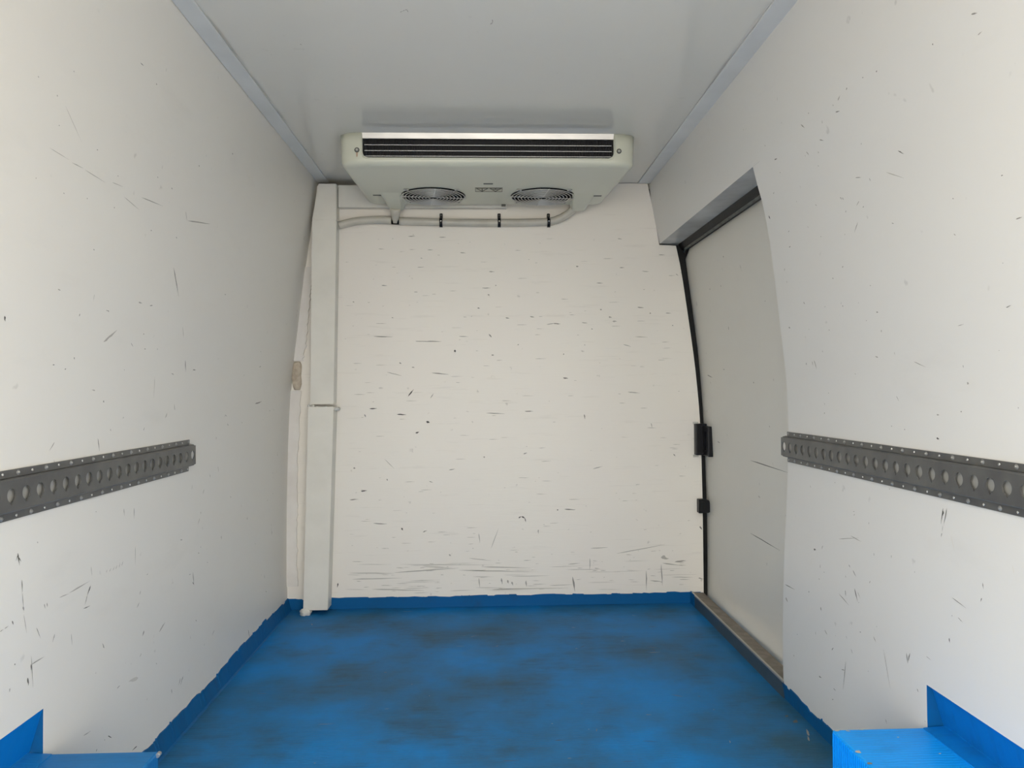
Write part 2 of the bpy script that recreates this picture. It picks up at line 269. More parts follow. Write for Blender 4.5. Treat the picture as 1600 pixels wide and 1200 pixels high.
SCUFF_RIGHT = [(2.139,1.414,2.133,1.403,.005,.25),(1.668,1.293,1.691,1.274,.0017,.4),(1.536,1.262,1.529,1.259,.002,.55),(1.344,1.201,1.339,1.197,.0018,.5),(1.185,1.192,1.171,1.192,.0019,.5),(1.238,1.057,1.225,1.060,.0016,.4),(1.372,1.038,1.354,1.040,.0014,.55),(2.007,1.154,2.001,1.149,.0047,.6),(1.648,1.091,1.640,1.090,.0022,.4),(1.825,1.192,1.822,1.189,.0033,.5),(2.047,.9944,2.048,.988,.0032,.25),(1.996,.9994,1.988,.9757,.0042,.6),(2.009,.9972,2.007,.9856,.0031,.62),(1.531,.9785,1.492,.9661,.0016,.5),(1.373,.9662,1.373,.9608,.0018,.5),(1.392,.8818,1.391,.879,.0037,.52),(1.475,.8261,1.466,.8251,.0039,.12),(1.640,.8424,1.637,.8417,.0021,.3),(1.589,.8381,1.586,.837,.0025,.42),(1.367,.9343,1.362,.9314,.0047,.62),(1.469,.8728,1.461,.8723,.0031,.62),(2.128,1.097,2.118,1.094,.0044,.52),(1.967,.861,1.962,.8601,.0031,.5),(1.933,.9135,1.931,.9125,.0025,.4),(1.657,1.151,1.654,1.150,.0022,.5),(1.697,1.078,1.695,1.076,.0022,.5),(1.797,1.122,1.793,1.119,.0038,.6),(1.237,.8916,1.236,.8907,.0026,.6),(1.229,1.130,1.228,1.129,.0019,.5),(1.271,.9884,1.270,.9873,.0017,.5),(2.045,1.307,2.034,1.308,.0027,.5),(1.853,1.299,1.852,1.296,.0024,.5),(1.189,1.519,1.176,1.515,.0025,.5),(1.189,1.486,1.178,1.487,.0016,.6),(1.294,1.520,1.294,1.517,.0024,.3),(1.471,1.544,1.466,1.545,.0023,.4),(1.521,1.553,1.516,1.552,.002,.5),(1.652,1.531,1.635,1.527,.0022,.4),(1.817,1.561,1.803,1.548,.0029,.5),(2.004,1.532,1.987,1.530,.0032,.35),(1.471,1.390,1.454,1.378,.0023,.3),(1.204,1.266,1.199,1.266,.0016,.3),(1.645,1.385,1.621,1.379,.0017,.45),(1.726,1.363,1.721,1.356,.0023,.42),(1.717,1.360,1.713,1.353,.0023,.42),(1.591,1.369,1.588,1.362,.0021,.55),(1.525,1.363,1.468,1.335,.0016,.66),(1.333,1.262,1.330,1.260,.0021,.45),(1.656,1.548,1.652,1.545,.0018,.5),(1.997,1.496,1.992,1.494,.0021,.5),(1.459,.6913,1.466,.6597,.0022,.2),(1.447,.6931,1.456,.6629,.0019,.22),(1.459,.6864,1.460,.6767,.0045,.22),(1.463,.6425,1.465,.6341,.0019,.3),(1.460,.6574,1.462,.6443,.0013,.55),(2.038,.4924,2.024,.4936,.0045,.2),(1.833,.5676,1.780,.5629,.002,.62),(1.894,.548,1.792,.5695,.0021,.66),(1.810,.4456,1.793,.4186,.0036,.3),(1.856,.4297,1.853,.4143,.0028,.35),(1.890,.4125,1.836,.3979,.0021,.5),(1.819,.4869,1.802,.4751,.0024,.5),(1.840,.496,1.832,.49,.0024,.5),(2.232,.3489,2.160,.3515,.0024,.4),(2.229,.311,2.215,.3018,.0068,.42),(1.994,.3495,1.990,.3407,.0057,.47),(2.069,.3707,2.063,.3702,.0041,.5),(1.429,.5266,1.386,.5184,.0016,.4),(1.340,.5771,1.338,.5659,.0021,.4),(1.342,.5491,1.346,.5416,.0021,.4),(1.410,.4945,1.395,.4897,.0015,.5),(1.429,.4927,1.427,.4919,.0025,.5),(1.436,.4481,1.434,.4394,.0025,.25),(1.584,.3688,1.579,.3482,.0024,.35),(1.570,.3735,1.579,.35,.0024,.35),(1.720,.36,1.709,.3503,.0023,.5),(1.973,.2961,1.957,.2883,.0026,.5),(1.933,.2573,1.923,.2665,.003,.5),(1.829,.295,1.821,.2857,.0024,.5),(1.857,.2554,1.876,.1792,.0024,.35),(1.882,.226,1.863,.231,.0021,.5),(1.677,.3462,1.650,.267,.0018,.65),(1.783,.351,1.779,.3503,.0027,.2),(2.014,.1598,1.998,.1623,.0044,.5),(1.546,.3092,1.540,.303,.002,.4),(1.434,.6431,1.421,.6144,.0019,.97),(1.263,.6256,1.259,.6099,.0019,.97),(1.722,.5491,1.719,.5423,.0026,.6),(2.004,.4217,2.000,.4201,.0026,.5),(1.975,.4461,1.971,.4457,.0022,.5),(1.511,.3872,1.494,.3849,.0013,.6),(1.794,.4419,1.781,.4296,.0016,.5),(2.029,.2742,2.027,.2659,.0022,.5),(2.151,.229,2.148,.2277,.0023,.4),(2.179,.161,2.177,.1546,.0024,.45)]
SCUFF_DOOR = [(2.742,.6655,2.402,.6582,.0035,.3),(2.768,.3987,2.487,.3932,.0035,.3),(2.822,1.419,2.817,1.413,.0048,.35),(2.379,1.487,2.376,1.480,.0044,.3),(2.870,1.161,2.871,1.146,.0048,.5),(2.897,1.320,2.891,1.314,.0044,.5),(3.035,1.326,3.029,1.320,.0046,.5),(2.665,.9481,2.656,.9446,.0036,.35),(2.542,.8008,2.537,.7946,.0032,.4),(3.207,.9833,3.138,.9714,.0041,.45),(2.986,1.002,2.971,.9988,.0038,.5),(2.675,.5466,2.657,.5424,.0068,.6),(3.127,.7079,3.093,.7049,.0053,.6),(2.475,1.212,2.471,1.209,.0031,.4)]
SCUFF_BACK = [(-.3215,.9017,-.2971,.9312,.0053,.12),(-.4853,.8499,-.4537,.8518,.0042,.2),(-.3695,.8257,-.3294,.8233,.0042,.2),(-.245,.7928,-.2302,.7885,.0096,.15),(-.2264,.8936,-.2125,.9147,.0032,.4),(-.2204,1.002,-.1463,.994,.0037,.35),(.012,.8279,.0919,.8241,.0032,.35),(.1774,.834,.2148,.8337,.0038,.3),(.3444,.976,.3658,.9747,.0053,.25),(.4344,.8191,.4375,.7977,.0043,.4),(-.2908,.7444,-.2749,.7485,.0074,.25),(.1474,.3762,.1603,.3824,.0043,.15),(.1603,.3824,.1773,.3736,.0053,.12),(.1752,.3737,.1793,.3587,.0043,.12),(.3133,.4092,.3198,.408,.0053,.2),(.3455,.4109,.3937,.4081,.0043,.3),(-.3627,.1852,.0395,.1757,.0032,.58),(-.5732,.1515,-.384,.1485,.0074,.55),(-.384,.1506,-.1092,.1653,.0053,.52),(-.1092,.1568,.1885,.1447,.0053,.58),(-.4791,.0814,-.2579,.0724,.0053,.58),(-.2678,.1784,-.1516,.166,.0095,.6),(-.0137,.1691,.1993,.1605,.0043,.55),(-.5628,.125,-.3525,.1269,.0053,.62),(.0388,.0728,.359,.0727,.0053,.66),(.3598,.174,.4134,.1785,.0043,.6),(.4568,.2418,.5321,.2439,.0032,.45),(.5695,.2167,.7803,.2531,.0032,.5),(.7636,.1998,.796,.1918,.015,.38),(.7633,.1677,.7679,.0766,.0054,.42),(.6983,.142,.6986,.0564,.0043,.42),(.7141,.0989,.7681,.0927,.0043,.5),(.3786,.1204,.3889,.0563,.0064,.3),(.0711,.12,.0762,.0934,.0064,.42),(.0976,.1111,.1028,.0961,.0064,.42),(.1157,.1034,.122,.0873,.0064,.5),(.1775,.1077,.1795,.081,.0053,.45),(-.0246,.1216,-.0196,.079,.0043,.55),(-.6227,.1101,-.6259,.0912,.0048,.2),(-.3534,.3405,-.3471,.3298,.0064,.2),(-.4723,.3611,-.4144,.3582,.0042,.4),(-.5715,.4628,-.5347,.4655,.0042,.35),(-.524,.4992,-.4978,.501,.0053,.25),(-.555,.5988,-.5466,.5966,.0063,.3),(-.1212,1.100,-.1181,1.089,.0064,.3),(-.4572,1.158,-.3887,1.157,.0028,.4),(-.2831,1.138,-.1878,1.135,.003,.45),(.8229,.1775,.8717,.1821,.0064,.4),(.7688,.173,.8552,.1609,.0043,.5),(.9326,.3293,.9434,.3152,.0064,.3),(.9252,.1062,.9469,.1016,.0054,.4),(.4543,.1992,.4539,.1458,.0032,.5),(-.0233,.3126,-.0183,.27,.0032,.55),(.0294,.2481,.0619,.3327,.0032,.58),(-.2617,.3212,-.2436,.3284,.0042,.4),(-.1489,.5849,-.1223,.5899,.0032,.45),(-.0665,.2071,.029,.195,.0032,.6),(-.1512,.2243,-.1427,.2188,.0074,.4),(-.4233,.6355,-.3814,.5927,.0026,.6),(.2325,.325,.2324,.3069,.0043,.45),(-.3577,1.046,-.3492,1.042,.0053,.3),(-.3049,1.027,-.2923,1.025,.0042,.4),(.0303,1.163,.0377,1.153,.0043,.4),(-.5065,.8268,-.5023,.8141,.0053,.35),(-.2339,.5381,-.2181,.5326,.0032,.35),(-.4133,.5507,-.4112,.5422,.0042,.3),(.8215,.6441,.829,.6333,.0043,.35),(.7252,.7792,.7283,.7577,.0032,.5),(.6237,.9141,.6777,.9083,.0043,.55),(-.4107,1.006,-.3474,.9899,.0032,.5),(-.6728,1.151,-.6308,1.153,.0042,.5),(.1707,.6507,.1868,.6558,.0043,.35),(.4702,.5835,.5133,.5937,.0032,.5),(.0001,.6418,.0044,.6353,.0053,.35),(-.3164,1.587,-.2863,1.588,.0033,.45),(-.1851,1.584,-.155,1.583,.0033,.47),(-.2347,1.529,-.2101,1.529,.0027,.47),(-.0951,1.517,-.0704,1.516,.0033,.45),(-.4321,1.377,-.4076,1.376,.0033,.45),(-.466,1.159,-.3843,1.157,.0033,.42),(-.2371,1.138,-.177,1.136,.0033,.42),(-.289,1.138,-.259,1.136,.0027,.5),(-.1029,1.158,-.0618,1.156,.0033,.45),(-.0027,1.365,.0358,1.365,.0033,.42),(.0218,1.337,.0301,1.334,.005,.3),(-.0225,1.279,-.0116,1.278,.0044,.25),(.0262,1.167,.0371,1.153,.005,.38),(-.1225,1.091,-.1197,1.102,.0044,.35),(.0366,1.077,.0476,1.076,.005,.3),(.0982,1.237,.1147,1.234,.0044,.4),(-.2789,1.454,-.2489,1.456,.0027,.47),(-.2932,1.349,-.2768,1.349,.0027,.45),(-.3893,1.240,-.3812,1.237,.0038,.5),(-.5548,1.307,-.5466,1.306,.0044,.5),(.0551,1.377,.0595,1.375,.0044,.4),(.1497,1.122,.1536,1.119,.005,.3),(.028,1.436,.0528,1.435,.0039,.5),(-.265,1.495,-.2568,1.492,.0033,.5),(.5439,1.239,.5578,1.236,.0066,.4),(.5604,1.220,.5799,1.219,.0066,.42),(.5069,1.272,.5146,1.270,.0055,.4),(.6696,1.280,.6975,1.278,.0044,.42),(.7224,1.255,.7285,1.253,.0055,.4),(.7923,1.255,.8175,1.254,.0033,.42),(.4039,1.458,.415,1.457,.005,.38),(.5929,1.452,.6152,1.453,.0033,.42),(.5856,1.578,.6051,1.576,.0033,.45),(.6904,1.437,.7211,1.434,.0028,.47),(.7637,1.508,.7945,1.507,.0033,.5),(.3051,1.211,.3355,1.210,.0044,.35),(.6069,1.120,.6403,1.110,.0028,.47),(.3456,1.080,.35,1.078,.0044,.2),(.2746,1.207,.3134,1.213,.0033,.45),(.4922,1.386,.52,1.385,.0033,.45),(.4684,1.188,.474,1.186,.0044,.4),(.6574,1.153,.7132,1.150,.0025,.5),(.203,1.242,.2223,1.239,.0044,.4),(.4374,1.119,.4412,1.117,.0044,.4),(.8198,1.202,.8254,1.200,.0044,.45),(.8386,1.425,.8497,1.416,.0028,.45),(.427,1.215,.4519,1.212,.0033,.42)]
SCUFF_CEILING = [(-.1903,1.814,-.1837,1.808,.0018,.3),(-.1837,1.808,-.1772,1.803,.002,.3),(-.1772,1.803,-.1709,1.800,.0021,.28),(-.1725,1.802,-.1707,1.814,.0015,.4),(.0231,1.870,.0292,1.857,.0047,.6),(.0275,1.844,.0292,1.860,.0019,.5),(-.4639,1.985,-.4623,1.992,.0025,.45),(-.6541,2.860,-.6447,2.860,.0038,.3)]

# ------------------------------------------------------------------ measurements (metres; X right, Y towards the cab, Z up from the floor)
Y0, YB = .30, 3.30           # rear opening, bulkhead face
CEIL = 1.82
LP = [(0, -.835), (.08, -.837), (.40, -.835), (.773, -.825), (.985, -.811), (1.17, -.788), (1.375, -.763), (1.544, -.740), (1.613, -.729), (1.708, -.715), (1.83, -.699)]
RP = [(0, .897), (.079, .889), (.37, .884), (.562, .888), (.77, .890), (.938, .881), (1.049, .867), (1.16, .851), (1.306, .830), (1.432, .806), (1.556, .770), (1.7, .741), (1.83, .724)]
DP = [(0, .969), (.219, .971), (.498, .968), (.778, .959), (1.067, .939), (1.283, .913), (1.53, .881)]
XL = lambda z: herm(LP, z)
XR = lambda z: herm(RP, z)
XD = lambda z: herm(DP, z)
ARCH_L, ARCH_R, ARCH_Z = 1.49, 1.512, .245      # far ends of the two wheel arch boxes, their height

# ------------------------------------------------------------------ setting
def slab(name, a, b, mat, parent=None, kind='structure', bevel=0):
    return obj(name, mk_box(a, b, bevel), mat, parent, kind=kind)
slab('ground', (-9, -14, -.75), (9, 6, -.62), m_ground)
floor = slab('floor', (-.90, Y0, -.04), (.90, 3.36, 0), m_floor)
ceiling = slab('ceiling', (-.80, Y0, CEIL), (.84, 3.40, CEIL+.04), m_ceil)

def lining(name, prof, zs_full, y_a, y_b, side, mats, cap_z=None, y_end=None):
    """curved wall lining of real thickness: inner face follows prof(z); y_end(z) may slant the far edge"""
    bm = bmesh.new(); out = .035*side
    ye = y_end or (lambda z: y_b)
    ys = [0, .25, .5, .75, 1]
    G = [[bm.verts.new((prof(z), y_a + (ye(z)-y_a)*s, z)) for s in ys] for z in zs_full]
    for i in range(len(G)-1):
        for j in range(len(ys)-1): bm.faces.new((G[i][j], G[i][j+1], G[i+1][j+1], G[i+1][j])).smooth = True
    def strip(P, Q, mat=0):
        A = [bm.verts.new(p) for p in P]; B = [bm.verts.new(p) for p in Q]
        for i in range(len(A)-1): bm.faces.new((A[i], A[i+1], B[i+1], B[i])).material_index = mat
    zi = zs_full
    inn0 = [(prof(z), y_a, z) for z in zi]; inn1 = [(prof(z), ye(z), z) for z in zi]
    o0 = [(prof(z)+out, y_a, z) for z in zi]; o1 = [(prof(z)+out, ye(z), z) for z in zi]
    if cap_z:
        k = max(i for i, z in enumerate(zi) if z <= cap_z + 1e-6)
        strip(inn0[:k+1], o0[:k+1], 1); strip(inn0[k:], o0[k:])
    else: strip(inn0, o0)
    strip(inn1, o1); strip(o0, o1); strip([inn0[0], inn1[0]], [o0[0], o1[0]]); strip([inn0[-1], inn1[-1]], [o0[-1], o1[-1]])
    return fixn(bm)
def zs(a, b, n): return [a + (b-a)*i/n for i in range(n+1)]
UP = .330                                            # top of the blue upstand over the wheel arch boxes
def join(bms):
    out = bmesh.new()
    for b in bms:
        me = bpy.data.meshes.new('t'); b.to_mesh(me); b.free(); out.from_mesh(me); bpy.data.meshes.remove(me)
    return out
wall_left = obj('wall_left', join([lining('a', XL, zs(UP, CEIL, 26), Y0, ARCH_L, -1, None),
                                   lining('b', XL, zs(0, UP, 6) + zs(UP, CEIL, 26)[1:], ARCH_L, 3.34, -1, None, cap_z=UP)]), [m_side, m_skirt], kind='structure')
YE = lambda z: 2.152 + (2.274-2.152)*(1.556-z)/1.556    # slanting rear edge of the right lining beside the door
wall_right = obj('wall_right', join([lining('a', XR, zs(UP, 1.556, 24), Y0, ARCH_R, 1, None),
                                     lining('b', XR, zs(0, UP, 6) + zs(UP, 1.556, 24)[1:], ARCH_R, None, 1, None, cap_z=UP, y_end=YE),
                                     lining('c', XR, zs(1.556, CEIL, 8), Y0, 3.31, 1, None)]), [m_side_r, m_skirt], kind='structure')
so = bmesh.new(); box(so, (.770, 2.10, 1.5555), (.885, 3.33, 1.575)); obj('soffit', so, m_soffit, wall_right)
# unseen slab added behind the right lining to keep light from leaking in
slab('light_seal', (1.03, Y0, -.04), (1.05, 3.45, CEIL+.04), m_light_seal, wall_right, kind=None)

# bulkhead panel with the stepped, curved right edge
BE = [(.948, 0), (.948, .225), (.947, .40), (.946, .502), (.939, .780), (.928, .93), (.914, 1.066), (.885, 1.280), (.861, 1.444), (.840, 1.547)]
edge = [(herm([(z, x) for x, z in BE], z), z) for z in zs(0, 1.547, 20)]
bk = bmesh.new()
prism(bk, [(-.86, 0)] + edge + [(.767, 1.551), (.742, 1.70), (.717, CEIL-.001), (.30, CEIL-.006), (-.2, CEIL-.012), (-.72, CEIL-.016), (-.86, 1.7)], 'Y', YB, YB+.018)
wall_back = obj('wall_back', bk, m_back, kind='structure')
slab('dark_backing', (-.92, 3.40, -.04), (1.05, 3.44, CEIL+.04), m_rubber, wall_back, kind=None)  # unseen dark slab added to seal light out; gaps show black against it

# flat trim strips along the ceiling edges
trim_1 = slab('trim_1', (-.700, Y0, CEIL-.006), (-.651, 3.29, CEIL), m_trim, bevel=.002)
trim_2 = slab('trim_2', (.674, Y0, CEIL-.006), (.727, 3.29, CEIL), m_trim, bevel=.002)

# blue painted skirting with a hand-cut upper edge
def jag(a, b, base, amp):
    out = []; t = a; h = base
    while t < b:
        h += (R()-.5)*amp + (base-h)*.35
        out.append((t, h)); w = .006 + R()*.04; t += w
        if R() < .45: out.append((min(t, b), h + (R()-.5)*amp*.25)); h += (R()-.5)*amp*1.3; out.append((min(t + .002, b), h)); t += .004
    out.append((b, h)); return out
def skirting(name, a, b, place, base, amp):
    bm = bmesh.new(); J = jag(a, b, base, amp)
    rows = [[bm.verts.new(place(t, z, d)) for t, h in J for z in [h if top else 0.0]] for top, d in ((0, .0035), (1, .0035), (1, -.004), (0, -.004))]
    for A, B in zip(rows, rows[1:] + rows[:1]):
        for i in range(len(A)-1): bm.faces.new((A[i], A[i+1], B[i+1], B[i]))
    bm.faces.new([r[0] for r in rows]); bm.faces.new([r[-1] for r in rows])
    return obj(name, fixn(bm), m_skirt, kind='structure')
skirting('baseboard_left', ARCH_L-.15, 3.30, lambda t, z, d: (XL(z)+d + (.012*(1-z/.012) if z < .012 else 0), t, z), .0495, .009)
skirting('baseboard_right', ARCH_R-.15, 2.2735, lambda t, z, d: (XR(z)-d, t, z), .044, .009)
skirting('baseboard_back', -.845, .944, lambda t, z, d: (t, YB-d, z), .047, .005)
# painted coving where the floor turns up into the left lining
bm = bmesh.new(); prism(bm, [(-.842, 0), (-.815, 0), (-.822, .004), (-.830, .014), (-.8335, .03), (-.842, .03)], 'Y', ARCH_L, 3.296)
obj('coving', bm, m_skirt, floor)

# ------------------------------------------------------------------ side door on the right, its seals and its sill
door_1 = bpy.data.objects.new('door_1', None); COL.objects.link(door_1); door_1.location = (.97, 2.75, 0); door_1['kind'] = 'structure'
bm = bmesh.new(); zz = zs(-.02, 1.53, 40); NY = 30; DY0, DY1 = 2.10, 3.345
def door_pt(i, s, off=0):
    z = zz[i]; ye = DY1
    top = 1.53 - z
    if top < .055: ye = DY1 - .055 + math.sqrt(max(0, .055**2 - (.055-top)**2))
    y = DY0 + (ye-DY0)*s
    e = min(ye-y, top + .004); roll = 0 if e > .03 else .016*(1 - e/.03)**2.2
    return (XD(max(0, z)) + roll + off, y, z)
sv = [i/NY*.92 for i in range(NY)] + [.92 + .08*i/8 for i in range(9)]
G = [[bm.verts.new(door_pt(i, s)) for s in sv] for i in range(len(zz))]
H = [[bm.verts.new((max(XD(max(0, z)) + .03, 0), DY0 + (DY1-DY0)*s, z)) for s in (0, 1)] for z in (zz[0], zz[-1])]
for i in range(len(G)-1):
    for j in range(len(sv)-1): bm.faces.new((G[i][j], G[i][j+1], G[i+1][j+1], G[i+1][j])).smooth = True
obj('door_panel', fixn(bm), m_door, door_1)
bm = bmesh.new()                                     # dark seal round the opening: along the top, round the corner, down behind the bulkhead edge
prism(bm, [(.853, 1.5565), (.858, 1.552), (.866, 1.536), (.872, 1.531), (.905, 1.531), (.905, 1.5565)], 'Y', 2.12, 3.32)
obj('top_seal', bm, m_rubber, door_1)
bm = bmesh.new()
for x0, z0, d in ((.8715, 1.5305, .0045), (.8755, 1.5275, .0045)): tube(bm, [(x0, 2.12, z0), (x0, 3.27, z0), (x0+.004, 3.30, z0-.012)], d*.6, 8)
obj('seal_lip', bm, m_lip, door_1, label='grey double lip under the black door seal')
bm = bmesh.new(); P = []
for z in zs(0, 1.552, 24): P.append((herm([(q, x) for x, q in BE], min(z, 1.547)), z))
A = [bm.verts.new((x-.012, YB+.0185, z)) for x, z in P]; B = [bm.verts.new((x+.075, YB+.0185, z)) for x, z in P]
A2 = [bm.verts.new((x-.012, YB+.09, z)) for x, z in P]; B2 = [bm.verts.new((x+.075, YB+.09, z)) for x, z in P]
for a, b in ((A, B), (B, B2), (B2, A2), (A2, A)):
    for i in range(len(a)-1): bm.faces.new((a[i], a[i+1], b[i+1], b[i]))
obj('side_seal', fixn(bm), m_rubber, door_1)

trim_3 = bpy.data.objects.new('trim_3', None); COL.objects.link(trim_3); trim_3.location = (.9, 2.7, 0); trim_3['kind'] = 'structure'
bm = bmesh.new(); prism(bm, [(.890, -.01), (.893, -.01), (.893, .047), (.8905, .05), (.890, .049)], 'Y', 2.269, 3.285); obj('sill_upright', bm, m_sill, trim_3)
bm = bmesh.new(); prism(bm, [(.8935, .040), (.944, .040), (.944, .046), (.8935, .0498)], 'Y', 2.269, 3.285); obj('sill_tread', bm, m_silltop, trim_3, label='worn brown top of the door sill')
bm = bmesh.new(); prism(bm, [(.8890, .0455), (.8955, .0455), (.8955, .0520), (.8890, .0512)], 'Y', 2.269, 3.275); obj('sill_edge', bm, m_silledge, trim_3, label='bare metal nosing of the door sill')
bm = bmesh.new(); box(bm, (.944, 2.12, -.03), (1.03, 3.33, .004)); obj('door_channel', bm, m_silltop, trim_3)
bm = bmesh.new(); box(bm, (.8885, 3.235, 0), (.8935, 3.296, .0512)); obj('painted_end', bm, m_skirt, trim_3, label='blue painted inner end of the door sill')

# ------------------------------------------------------------------ wear marks on the linings
scuffs('scuff_marks', SCUFF_LEFT, lambda a, b: (XL(b)+.0006, a, b), wall_left)
scuffs('scuff_marks', SCUFF_RIGHT, lambda a, b: (XR(b)-.0006, a, b), wall_right)
rows = [(a, z, c, d, w, t if t < .3 else min(.8, t + (.16 if z < .2 else .10))) for a, z, c, d, w, t in SCUFF_BACK]
for k in range(230):
    x = -.60 + 1.5*R(); z = .08 + 1.5*R()**1.15; l = .006 + .045*R()**2
    rows.append((x, z, x+l, z + (R()-.5)*.003, .001 + .001*R(), .60 + .16*R()))
for k in range(70):
    x = -.60 + 1.5*R(); z = .06 + .13*R(); l = .02 + .16*R()**2
    rows.append((x, z, x+l, z + (R()-.5)*.006, .0012 + .002*R(), .70 + .14*R()))
scuffs('scuff_marks', rows, lambda a, b: (a, YB-.0006, b), wall_back)
rows = list(SCUFF_LEFT[:0])
for k in range(60):
    y = 1.5 + 1.6*R(); z = .1 + 1.0*R(); l = .003 + .02*R()**2; an = R()*6.3
    rows.append((y, z, y + l*math.cos(an), z + l*math.sin(an), .0015 + .002*R(), .5 + .2*R()))
scuffs('small_scuffs', rows, lambda a, b: (XL(b)+.0005, a, b), wall_left)
rows = []
for k in range(60):
    y = 1.5 + .6*R(); z = .1 + 1.5*R(); l = .003 + .015*R()**2; an = R()*6.3
    rows.append((y, z, y + l*math.cos(an), z + l*math.sin(an), .0014 + .0018*R(), .5 + .2*R()))
scuffs('small_scuffs', rows, lambda a, b: (XR(b)-.0005, a, b), wall_right)
scuffs('scuff_marks', SCUFF_DOOR, lambda a, b: (XD(b)-.0006, a, b), door_1)
SCUFF_CEILING += [(-.6475, 1.84, -.6465, 2.06, .006, .78), (-.646, 2.02, -.6455, 2.14, .008, .74), (-.6475, 2.18, -.646, 2.40, .005, .76), (-.646, 2.44, -.6455, 2.58, .005, .72), (.671, 1.75, .670, 1.98, .008, .80), (.670, 2.0, .671, 2.3, .005, .78)]
scuffs('scuff_marks', SCUFF_CEILING, lambda a, b: (a, b, CEIL-.0006), ceiling)

# ------------------------------------------------------------------ wheel arch boxes
def arch(label, s, xi, xw, yend, rib):
    t = thing('wheel_arch_box', label, 'wheel arch', (s*(xi+xw)/2, yend-.3, 0))
    xo = xw + .026
    bm = mk_box((min(s*xi, s*xo), Y0, 0), (max(s*xi, s*xo), yend, ARCH_Z), .004); obj('box_body', bm, m_arch if rib else m_arch_worn, t)
    bm = bmesh.new()                                 # upstand: leans out from the lining's cut edge down to the box
    prism(bm, [(s*(xw+.001), UP), (s*(xw+.004), UP+.001), (s*(xo+.004), ARCH_Z+.003), (s*xo, ARCH_Z+.002)], 'Y', Y0, yend+.0005); obj('upstand', bm, m_arch_flat, t)
    bm = bmesh.new(); prism(bm, [(s*(xo+.001), ARCH_Z), (s*(xo-.045), ARCH_Z), (s*(xo-.045), ARCH_Z+.002), (s*(xo-.004), ARCH_Z+.0045), (s*(xo+.001), ARCH_Z+.006)], 'Y', Y0, yend-.006); obj('foot_flange', bm, m_arch_flat if rib else m_arch_worn, t)
    if rib:
        bm = bmesh.new(); y = yend-.006
        while y > 1.15:
            box(bm, (s*xi-.0016, y-.0022, .004), (s*xi+.001, y, ARCH_Z-.004)); y -= .0078
        obj('tread_ribs', bm, m_arch, t, kind='stuff')
    else:
        bm = bmesh.new(); tube(bm, [(s*(xi-.002), yend-.012, ARCH_Z-.004), (s*(xi-.002), yend-.001, ARCH_Z-.004)],   .0042, 10); obj('corner_plug', bm, m_screw, t, label='small pale plug at the box corner')
    return t
arch('blue painted wheel arch box at the foot of the left wall', -1, .621, .836, ARCH_L, False)
arch_r = arch('blue painted wheel arch box with ribbed inner side at the foot of the right wall', 1, .690, .892, ARCH_R, True)

scuffs('paint_chips', [(.692, 1.503, .706, 1.508, .006, .75), (.693, 1.42, .700, 1.412, .012, .5), (.693, 1.375, .698, 1.368, .010, .35), (.74, 1.507, .76, 1.509, .004, .8), (.715, 1.505, .722, 1.500, .004, .7), (.80, 1.47, .805, 1.471, .003, .75), (.84, 1.40, .846, 1.402, .003, .8)], lambda a, b: (a, b, ARCH_Z+.0008), arch_r)
rows = []
for k in range(90):
    x = -.78 + 1.6*R(); y = 1.6 + 1.65*R(); l = .004 + .05*R()**3; an = (R()-.5)*.5 if R() < .7 else R()*3
    rows.append((x, y, x + l*math.cos(an), y + l*math.sin(an), .0015 + .002*R(), .10 + .5*R()**2))
rows += [(.855, 2.10, .868, 2.12, .012, .22), (.845, 2.14, .855, 2.15, .008, .2), (.860, 2.02, .870, 2.06, .006, .5), (.848, 1.99, .856, 2.02, .005, .5)]
scuffs('floor_scuffs', rows, lambda a, b: (a, b, .0007), floor)

